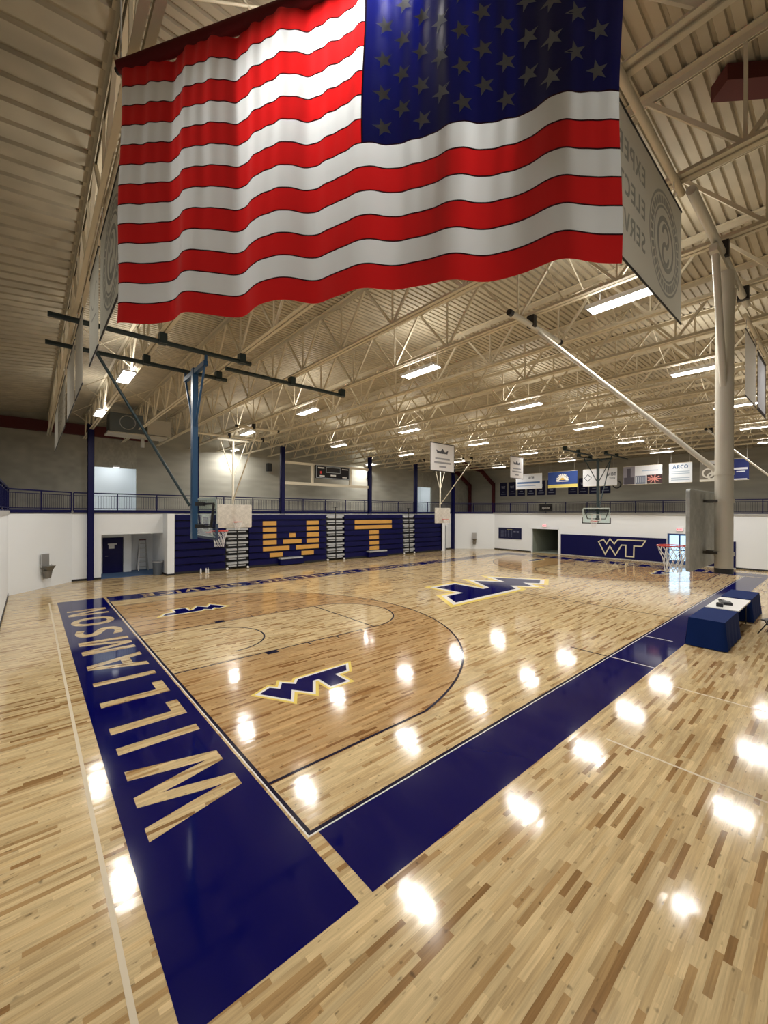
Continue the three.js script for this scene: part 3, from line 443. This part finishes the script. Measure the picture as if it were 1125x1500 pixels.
// near end row along the first joist (seen from behind)
const bbk = [[-2.05, 2.1, 'grey banner with a round seal, half hidden behind the flag', 1], [-3.9, 1.2, 'white banner with faint lettering, next to the sealed one beside the flag', 2], [-6.55, 1.7, 'beige blank banner, third from the flag in the near row', 0], [-8.85, 2.5, 'beige blank banner, fourth from the flag in the near row', 0], [-12.75, 3.7, 'long printed banner, fifth from the flag in the near row', 3], [-16.25, 2.9, 'last pale banner of the near row, towards the bleacher wall', 0]];
for (const [z, w, label, k] of bbk) banner(label, w, 1.45, [-1.65, 6.78, z], Math.PI / 2, k === 1 ? print((x, W, H) => { x.fillStyle = '#b9b8aa'; x.fillRect(0, 0, W, H); ringPrint(x, W * .5, H * .5, H * .42, '#6f716a'); }, 512, 440) : k === 2 ? print((x, W, H) => { x.fillStyle = '#b9b8ac'; x.fillRect(0, 0, W, H); x.strokeStyle = '#77776f'; x.lineWidth = 9; x.beginPath(); x.moveTo(W * .2, H * .3); x.bezierCurveTo(W * .4, H * .1, W * .4, H * .7, W * .8, H * .35); x.stroke(); x.beginPath(); x.moveTo(W * .25, H * .6); x.lineTo(W * .75, H * .55); x.stroke(); }, 256, 420) : k === 3 ? print((x, W, H) => { x.fillStyle = '#b3b0a0'; x.fillRect(0, 0, W, H); x.fillStyle = '#6f6a58'; for (let i = 0; i < 60; i++) x.fillRect(rnd() * W, H * (.2 + .6 * rnd()), 20 + 30 * rnd(), 12); }, 512, 330) : M.bannerBack);
// two small white banners over mid-court
const smallPrint = print((x, w, h) => { x.fillStyle = '#e9e9ec'; x.fillRect(0, 0, w, h); x.strokeStyle = '#55585f'; x.lineWidth = 6; x.strokeRect(3, 3, w - 6, h - 6); x.fillStyle = '#4a4e58'; x.beginPath(); x.moveTo(w * .28, h * .36); x.lineTo(w * .70, h * .36); x.lineTo(w * .74, h * .22); x.lineTo(w * .6, h * .3); x.lineTo(w * .5, h * .18); x.lineTo(w * .4, h * .3); x.lineTo(w * .24, h * .24); x.fill(); x.fillStyle = '#9a9ca3'; for (const [y, a, b] of [[.52, .2, .8], [.66, .16, .84], [.8, .36, .64]]) x.fillRect(w * a, h * y, w * (b - a), h * .06); }, 300, 240);
banner('white emblem banner hung over mid-court before the ivory goal', 1.9, 1.45, [13.75, 6.45, -9.9], 0, smallPrint); banner('white emblem banner hung past mid-court towards the end wall', 1.6, 1.42, [21.6, 6.55, -10.3], 0, smallPrint);
// sponsor banners in front of the end balcony
const SP = [
  [-16.21, -13.68, 'white sponsor banner with blue lettering, half behind the emblem banner', (x, w, h) => { x.fillStyle = '#e3e6ea'; x.fillRect(0, 0, w, h); txt(x, 'ara', w * .6, h * .22, h * .26, '#3c4656'); x.fillStyle = '#4f6f9e'; x.fillRect(w * .06, h * .52, w * .86, h * .12); x.fillStyle = '#9fb2cc'; x.fillRect(w * .06, h * .74, w * .7, h * .07); }],
  [-13.13, -10.62, 'blue sponsor banner with a sunrise emblem and yellow stripe', (x, w, h) => { x.fillStyle = '#1d3f86'; x.fillRect(0, 0, w, h * .8); x.fillStyle = '#e9d66e'; x.fillRect(0, h * .8, w, h * .2); x.fillStyle = '#f3efe0'; for (let i = 0; i < 11; i++) { const a = Math.PI * (1 + i / 10); x.save(); x.translate(w / 2, h * .52); x.rotate(a); x.fillRect(h * .2, -h * .035, h * .18, h * .07); x.restore(); } x.beginPath(); x.arc(w / 2, h * .52, h * .22, Math.PI, 0); x.fill(); x.fillStyle = '#e3b43a'; x.beginPath(); x.arc(w / 2, h * .52, h * .13, Math.PI, 0); x.fill(); x.fillStyle = '#f3efe0'; x.fillRect(w * .3, h * .58, w * .4, h * .05); }],
  [-10.19, -7.64, 'white sponsor banner with a diamond mark behind the far mast', (x, w, h) => { x.fillStyle = '#e9eaec'; x.fillRect(0, 0, w, h); x.strokeStyle = '#4d545f'; x.lineWidth = h * .035; x.save(); x.translate(w * .15, h * .5); x.rotate(.75); x.strokeRect(-h * .14, -h * .14, h * .28, h * .28); x.restore(); txt(x, 'MBT', w * .84, h * .36, h * .24, '#4b505a'); txt(x, 'TION', w * .86, h * .58, h * .13, '#6b7078'); }],
  [-7.22, -4.71, 'photo collage sponsor banner with a tower and a red flare', (x, w, h) => { x.fillStyle = '#e8e9ec'; x.fillRect(0, 0, w, h); x.fillStyle = '#8d8890'; x.fillRect(0, 0, w * .31, h); x.fillStyle = '#4b4650'; x.fillRect(w * .10, h * .12, w * .10, h * .88); x.fillRect(w * .02, h * .6, w * .28, h * .4); x.fillStyle = '#777f90'; x.fillRect(w * .32, h * .54, w * .27, h * .46); x.fillStyle = '#dfe4ea'; for (let i = 0; i < 5; i++) x.fillRect(w * (.34 + .05 * i), h * .6, w * .02, h * .3); x.fillStyle = '#3a2022'; x.fillRect(w * .62, h * .52, w * .38, h * .48); x.strokeStyle = '#d98d80'; x.lineWidth = h * .05; for (let i = 0; i < 9; i++) { const a = i * .7; x.beginPath(); x.moveTo(w * .8, h * .74); x.lineTo(w * .8 + Math.cos(a) * w * .17, h * .74 + Math.sin(a) * h * .22); x.stroke(); } x.fillStyle = '#a8b8cc'; x.fillRect(w * .5, h * .26, w * .4, h * .05); }],
  [-4.31, -2.98, 'white sponsor banner lettered ARCO', (x, w, h) => { x.fillStyle = '#e6ebf0'; x.fillRect(0, 0, w, h); txt(x, 'ARCO', w * .5, h * .2, h * .25, '#2f5d8f'); x.fillStyle = '#a9b9c9'; for (const y of [.42, .52, .74, .84]) x.fillRect(w * .1, h * y, w * .8, h * .04); }],
  [-2.57, -1.33, 'brown and cream sponsor banner half behind the thick grey pole', (x, w, h) => { x.fillStyle = '#7d776a'; x.fillRect(0, 0, w, h * .9); x.fillStyle = '#e1ddd0'; x.fillRect(0, h * .9, w, h * .1); x.strokeStyle = '#e6e2d6'; x.lineWidth = h * .07; for (const [a, b, r] of [[.35, .6, .2], [.7, .55, .16], [.5, .75, .14]]) { x.beginPath(); x.arc(w * a, h * b, h * r, 0, 7); x.stroke(); } x.fillStyle = '#d8d8da'; x.fillRect(w * .1, 0, w * .8, h * .16); }],
  [-.96, -.1, 'solid blue sponsor banner beyond the thick grey pole', (x, w, h) => { x.fillStyle = '#16276f'; x.fillRect(0, 0, w, h); x.fillStyle = '#e8eaf4'; x.fillRect(w * .08, h * .42, w * .84, h * .10); x.fillRect(w * .3, h * .58, w * .5, h * .05); x.fillRect(w * .1, h * .93, w * .8, h * .05); }]
];
const SK = 32.75 / 33.8;
for (const [z0, z1, label, d] of SP) banner(label, (z1 - z0) * SK, 1.36 * SK, [30.35, 3.6 + 2.82 * SK, 3.98 + ((z0 + z1) / 2 - 3.98) * SK], -Math.PI / 2, print(d, 400, Math.round(400 * 1.36 / (z1 - z0))), 'sponsor banners before the end balcony', M.joist);
// navy pennant cloths on the end wall
const pen = solidPrint((x, w, h) => { x.fillStyle = '#14173f'; x.fillRect(0, 0, w, h); txt(x, 'WT', w / 2, h * .36, h * .24, '#a9adbd'); x.fillStyle = '#8f93a8'; x.fillRect(w * .3, h * .66, w * .4, h * .05); x.fillRect(w * .15, h * .82, w * .7, h * .04); }, 128, 200);
const ordinal = ['first', 'second', 'third', 'fourth', 'fifth', 'sixth'];
[-20.95, -19.87, -18.8, -17.7, -16.6, -15.5, -13.4, -12.42, -11.44, -10.46].forEach((z, i) => { const t = thing('wall_pennant', 'navy WT cloth on the grey end wall, ' + (i < 6 ? ordinal[i] + ' from the dark red frame' : ordinal[9 - i] + ' from the wall clock'), 'pennant', [XFB - .03, 6.15, z], -Math.PI / 2, 'navy cloths on the end wall'); mesh('cloth', bx(.86, 1.5, .012), pen, t); });
// clock on the end wall
{ const t = thing('wall_clock', 'round dark rimmed clock on the grey end wall', 'clock', [XFB - .05, 6.14, -9.5], -Math.PI / 2); const g = new THREE.CylinderGeometry(.36, .36, .06, 28); g.rotateX(Math.PI / 2); mesh('case', g, M.black, t); const f = new THREE.CylinderGeometry(.27, .27, .02, 28); f.rotateX(Math.PI / 2); f.translate(0, 0, .035); mesh('face', f, M.bannerBack, t); mesh('hand', [bar(V(0, 0, .05), V(.16, .06, .05), .02, .02), bar(V(0, 0, .05), V(-.03, .2, .05), .02, .02)], M.black, t); }
{ const t = thing('rail_sign', 'black sign lettered spezle on the end balcony railing', 'sign', [XF - .07, 4.05, -13.75], -Math.PI / 2); mesh('panel', bx(1.2, .72, .02), M.black, t); mesh('lettering', (() => { const g = new THREE.PlaneGeometry(1.1, .3); g.translate(0, 0, .012); return g; })(), solidPrint((x, w, h) => { x.fillStyle = '#0c0c0d'; x.fillRect(0, 0, w, h); txt(x, 'spezle', w / 2, h * .5, h * .8, '#d9d9d9'); }, 256, 70), t); }

// ---------------------------------------------------------------- end wall pad, signs, boards
{
  const t = thing('wall_pad', 'navy wall padding with outlined WT logo below the end balcony', 'wall pad', [XF, 0, 0]);
  const zs = [-12.4, -10.96, -9.52, -8.08, -6.64, -4.66]; for (let i = 0; i + 1 < zs.length; i++) mesh('pad_panel', bb(-.06, 0, .06, 1.78, zs[i] + .004, zs[i + 1] - .004), M.navy, t);
  for (const [a, b] of [[-3.1, -2.0], [-2.0, -.83]]) mesh('pad_panel', bb(-.06, 0, .06, 1.78, a + .004, b - .004), M.navy, t);
  const S = WTP.map(p => [(p[0] / 2.56 - .5) * 3.45, (p[1] - .5) * 1.42]); const o = poly(S), inn = offsetPoly(S, -.085); o.holes = [new THREE.Path(inn.map(p => new THREE.Vector2(p[0], p[1])))];
  const g = new THREE.ExtrudeGeometry(o, { depth: .012, bevelEnabled: false }); g.rotateY(-Math.PI / 2); g.translate(-.063, .94, -7.62); mesh('logo_outline', g, std(lin(.66, .60, .42), .5), t);
}
function exitSign(z, label) { const t = thing('exit_sign', label, 'sign', [XF - .05, 2.46, z], -Math.PI / 2); mesh('box', bx(.42, .24, .08), M.plastic, t); mesh('face', (() => { const g = new THREE.PlaneGeometry(.38, .2); g.translate(0, 0, .042); return g; })(), new THREE.MeshStandardMaterial({ color: 0, emissive: 0xffffff, emissiveIntensity: 1.0, emissiveMap: canvasTex(128, 68, (x, w, h) => { x.fillStyle = '#f1b4b4'; x.fillRect(0, 0, w, h); txt(x, 'EXIT', w / 2, h / 2, 46, '#d22028'); }) }), t); }
exitSign(-13.87, 'red lettered EXIT sign above the dark corridor opening'); exitSign(-3.87, 'red lettered EXIT sign above the glazed blue door');
{ const t = thing('record_board', 'navy framed record board on the white end wall', 'board', [XF - .03, 1.62, -17.37], -Math.PI / 2); mesh('frame', bx(2.45, 1.05, .04), M.navy, t); mesh('panel', (() => { const g = new THREE.PlaneGeometry(2.3, .92); g.translate(0, 0, .023); return g; })(), solidPrint((x, w, h) => { x.fillStyle = '#10143a'; x.fillRect(0, 0, w, h); x.fillStyle = '#8f8a60'; x.fillRect(w * .38, h * .06, w * .24, h * .08); x.fillStyle = '#6d7188'; for (const cx of [.08, .28, .42, .56]) for (let i = 0; i < 8; i++) x.fillRect(w * cx, h * (.22 + .09 * i), w * (cx < .1 ? .14 : .05), h * .03); for (const cx of [.68, .82]) x.fillRect(w * cx, h * .25, w * .1, h * .16); }, 512, 205), t); }
// scoreboard in its frame between the two middle columns
{
  const t = thing('scoreboard', 'dark scoreboard in a cream frame between two navy columns', 'scoreboard', [0, 0, ZL + .1]);
  mesh('support_frame', [bb(10.85, 18.45, 5.52, 5.72, -.05, .05), bb(10.85, 18.45, 6.98, 7.15, -.05, .05), bb(13.05, 13.25, 5.72, 6.98, -.05, .05), bb(16.5, 16.7, 5.72, 6.98, -.05, .05)], M.ivory, t);
  const bd = mesh('cabinet', bb(13.33, 16.37, 6.08, 7.05, .05, .22), M.black, t);
  mesh('face', (() => { const g = new THREE.PlaneGeometry(2.98, .92); g.translate(14.85, 6.565, .225); return g; })(), solidPrint((x, w, h) => { x.fillStyle = '#14141a'; x.fillRect(0, 0, w, h); x.strokeStyle = '#aab4bc'; x.lineWidth = 8; x.strokeRect(4, 4, w - 8, h - 8); x.strokeRect(w * .29, h * .1, w * .42, h * .42); x.fillStyle = '#2a2a2e'; x.fillRect(w * .31, h * .15, w * .38, h * .32); x.fillStyle = '#dcdcdc'; x.fillRect(w * .05, h * .12, w * .18, h * .11); x.fillRect(w * .77, h * .14, w * .19, h * .07); x.fillStyle = '#d84b4b'; x.fillRect(w * .11, h * .45, w * .05, h * .2); x.fillStyle = '#e8e8e8'; x.fillRect(w * .1, h * .78, w * .14, h * .09); x.fillRect(w * .42, h * .68, w * .16, h * .12); x.fillRect(w * .78, h * .8, w * .14, h * .09); }, 640, 200), bd);
}
// ---------------------------------------------------------------- fountains, heater, speakers
function fountain(label, x, z, ang) {
  const t = thing('water_fountain', label, 'drinking fountain', [x, 0, z], ang);       // local +z faces the room
  mesh('back_panel', bx(.42, .62, .05, 0, 1.28, .03), M.steel, t); mesh('basin', (() => { const g = new THREE.CylinderGeometry(.3, .16, .22, 4, 1); g.rotateY(Math.PI / 4); g.scale(1, 1, .8); g.translate(0, .92, .2); return g; })(), std(lin(.20, .19, .17), .5, .5), t); mesh('lower_cabinet', (() => { const g = new THREE.CylinderGeometry(.2, .14, .36, 4, 1); g.rotateY(Math.PI / 4); g.scale(1.2, 1, .8); g.translate(0, .64, .14); return g; })(), std(lin(.22, .21, .19), .5, .5), t); mesh('spout', rod(V(.14, 1.03, .24), V(.14, 1.1, .2), .015, 8), M.steel, t);
}
fountain('steel water fountain on the angled white wall near the alcove', -1.90, -20.58, Math.PI * .27); fountain('steel water fountain on the far angled corner wall', 30.74, -20.38, -Math.PI * .25);
{ const t = thing('unit_heater', 'hanging air unit with ducts above the balcony near the alcove', 'heater', [1.8, 7.5, -20.6]); mesh('case', [bx(1.5, .95, 1.1, -.5, .55, 0)], std(lin(.10, .12, .13), .5, .3), t); mesh('duct', [bx(1.1, .8, .9, .95, .5, .1), bx(2.7, .08, 1.2, 0, .02, 0)], std(lin(.45, .43, .37), .6), t); mesh('fan_guard', (() => { const g = new THREE.TorusGeometry(.34, .02, 8, 28); g.translate(-.5, .58, .57); return g; })(), M.steel, t); mesh('hanger', [rod(V(-1.2, .9, .4), V(-1.2, 1.5, .4), .012, 6), rod(V(1.3, .9, .4), V(1.3, 1.5, .4), .012, 6)], M.steel, t); mesh('vent_pipe', rod(V(.3, 0, -.2), V(.3, -.5, -.2), .09, 12), std(lin(.4, .4, .37), .6), t); }
for (const [x, l] of [[11.4, 'black loudspeaker on the grey wall left of the scoreboard'], [21.3, 'black loudspeaker on the grey wall right of the scoreboard']]) { const t = thing('loudspeaker', l, 'speaker', [x, 7.0, ZB + .25]); mesh('cabinet', bx(.34, .62, .32), M.black, t); mesh('grille', bx(.3, .56, .02, 0, 0, .165), std(lin(.03, .03, .03), .9), t); mesh('bracket', bx(.08, .08, .12, 0, 0, -.2), M.steel, t); }
// ---------------------------------------------------------------- floor level things
{ const t = thing('step_ladder', 'aluminium step ladder standing in the alcove', 'ladder', [2.75, 0, -24.2], 0); const L = []; for (const s of [-1, 1]) { mesh('rail', bar(V(s * .26, .02, .25), V(s * .16, 1.85, -.05), .05, .03), M.steel, t); mesh('rear_leg', bar(V(s * .28, .02, -.35), V(s * .16, 1.85, -.08), .04, .03), M.steel, t); } for (let i = 1; i < 7; i++) mesh('step', bx(.5 - .03 * i, .03, .09, 0, .27 * i, .25 - .045 * i), M.steel, t); mesh('top_cap', bx(.36, .05, .2, 0, 1.86, -.06), M.darkRed, t); }
{ const t = thing('trash_can', 'dark grey trash can at the alcove corner beside the bleachers', 'trash can', [3.05, 0, -21.75]); const g = new THREE.CylinderGeometry(.27, .22, .78, 18); g.translate(0, .39, 0); mesh('bin', g, M.bin, t); mesh('bag', (() => { const c = new THREE.CylinderGeometry(.285, .275, .1, 18, 1, true); c.translate(0, .76, 0); return c; })(), std(lin(.35, .37, .4), .4), t); mesh('rim', (() => { const c = new THREE.TorusGeometry(.275, .014, 8, 24); c.rotateX(Math.PI / 2); c.translate(0, .78, 0); return c; })(), M.bin, t); }
for (const [x, z] of [[5.0, -20.5], [5.28, -20.45], [5.42, -20.55]]) { const t = thing('water_bottle', 'small white bottle standing on the floor before the bleachers', 'bottle', [x, 0, z], 0, 'white bottles before the bleachers'); mesh('body', (() => { const c = new THREE.LatheGeometry([[0, 0], [.045, 0], [.048, .02], [.048, .22], [.03, .26], [.02, .28]].map(p => new THREE.Vector2(p[0], p[1])), 12); return c; })(), M.plastic, t); mesh('cap', (() => { const c = new THREE.CylinderGeometry(.02, .02, .04, 10); c.translate(0, .3, 0); return c; })(), M.plastic, t); }
function table(x0, x1, label, white) {
  const t = thing('scorer_table', label, 'table', [(x0 + x1) / 2, 0, 1.5]); const w = x1 - x0, d = .78;
  const top = [], skirt = []; const zt = d / 2;
  if (!white) {
    // cloth draped with a flared, wavy hem
    const pos = [], idx = [], N = 80; const per = 2 * (w + d); const pt = (s, f) => { s = ((s % per) + per) % per; let x, z, nx, nz; if (s < w) { x = -w / 2 + s; z = -zt; nx = 0; nz = -1; } else if (s < w + d) { x = w / 2; z = -zt + s - w; nx = 1; nz = 0; } else if (s < 2 * w + d) { x = w / 2 - (s - w - d); z = zt; nx = 0; nz = 1; } else { x = -w / 2; z = zt - (s - 2 * w - d); nx = -1; nz = 0; } return [x, z, nx, nz]; };
    for (let j = 0; j <= 6; j++) for (let i = 0; i <= N; i++) { const s = per * i / N, [x, z, nx, nz] = pt(s); const q = j / 6; const corner = Math.max(Math.abs(x) / (w / 2) + Math.abs(z) / zt - 1.85, 0); const o = q * (.05 + .18 * corner) + q * .012 * Math.sin(s * 14); pos.push(x + (nx || Math.sign(x) * corner) * o, .76 - .74 * q, z + (nz || Math.sign(z) * corner) * o); }
    for (let j = 0; j < 6; j++) for (let i = 0; i < N; i++) { const a = j * (N + 1) + i; idx.push(a, a + 1, a + N + 1, a + 1, a + N + 2, a + N + 1); }
    const g = new THREE.BufferGeometry(); g.setAttribute('position', new THREE.Float32BufferAttribute(pos, 3)); g.setIndex(idx); g.computeVertexNormals(); mesh('tablecloth', [g.toNonIndexed(), bx(w, .012, d, 0, .76, 0).toNonIndexed()].map(q => { if (!q.attributes.uv) q.setAttribute('uv', new THREE.BufferAttribute(new Float32Array(q.attributes.position.count * 2), 2)); return q; }), M.cloth, t);
    mesh('table_top', bx(w - .02, .03, d - .02, 0, .735, 0), M.plastic, t);
  } else { mesh('table_top', bx(w, .04, d, 0, .74, 0), M.plastic, t); mesh('skirt', [bx(w, .6, .02, 0, .43, -zt - .01), bx(.02, .6, d, -w / 2 + .01, .43, 0)], M.cloth, t); }
  for (const sx of [-1, 1]) for (const sz of [-1, 1]) mesh('leg', rod(V(sx * (w / 2 - .15), 0, sz * (d / 2 - .1)), V(sx * (w / 2 - .15), .73, sz * (d / 2 - .1)), .015, 8), M.black, t);
  return t;
}
table(11.2, 13.05, 'scorer table fully draped in blue cloth, nearest the free throw end', false); table(13.2, 15.4, 'white topped scorer table holding equipment between the two draped ones', true); table(15.55, 17.4, 'scorer table draped in blue cloth, closest to the end wall', false);
{ const t = thing('control_console', 'black scoring console lying on the white table', 'console', [14.1, .76, 1.45], .3); mesh('body', bx(.42, .07, .28, 0, .035, 0), M.black, t); mesh('key_pad', bx(.3, .012, .18, 0, .076, .02), std(lin(.12, .13, .13), .6), t); mesh('cable', new THREE.TubeGeometry(new THREE.CatmullRomCurve3([V(.2, .02, 0), V(.45, .02, .1), V(.6, .02, -.1), V(.75, .02, .08)]), 24, .012, 6), M.black, t); }
{ const t = thing('horn_box', 'small dark box beside the scoring console', 'box', [13.55, .76, 1.4], .1); mesh('body', bx(.22, .1, .16, 0, .05, 0), M.black, t); mesh('knob', rod(V(0, .1, 0), V(0, .13, 0), .025, 10), M.steel, t); }
{ const t = thing('folding_chair', 'black folding chair behind the scorer tables', 'chair', [14.1, 0, 2.55], -.4); mesh('seat', bx(.42, .03, .42, 0, .45, 0), M.black, t); mesh('backrest', bx(.42, .24, .03, 0, .76, .24), M.black, t); for (const s of [-1, 1]) { mesh('leg', bar(V(s * .2, .02, -.28), V(s * .2, .88, .26), .025, .025), M.black, t); mesh('leg', bar(V(s * .19, .02, .26), V(s * .19, .46, -.14), .025, .025), M.black, t); } }

renderer.render(scene, camera);
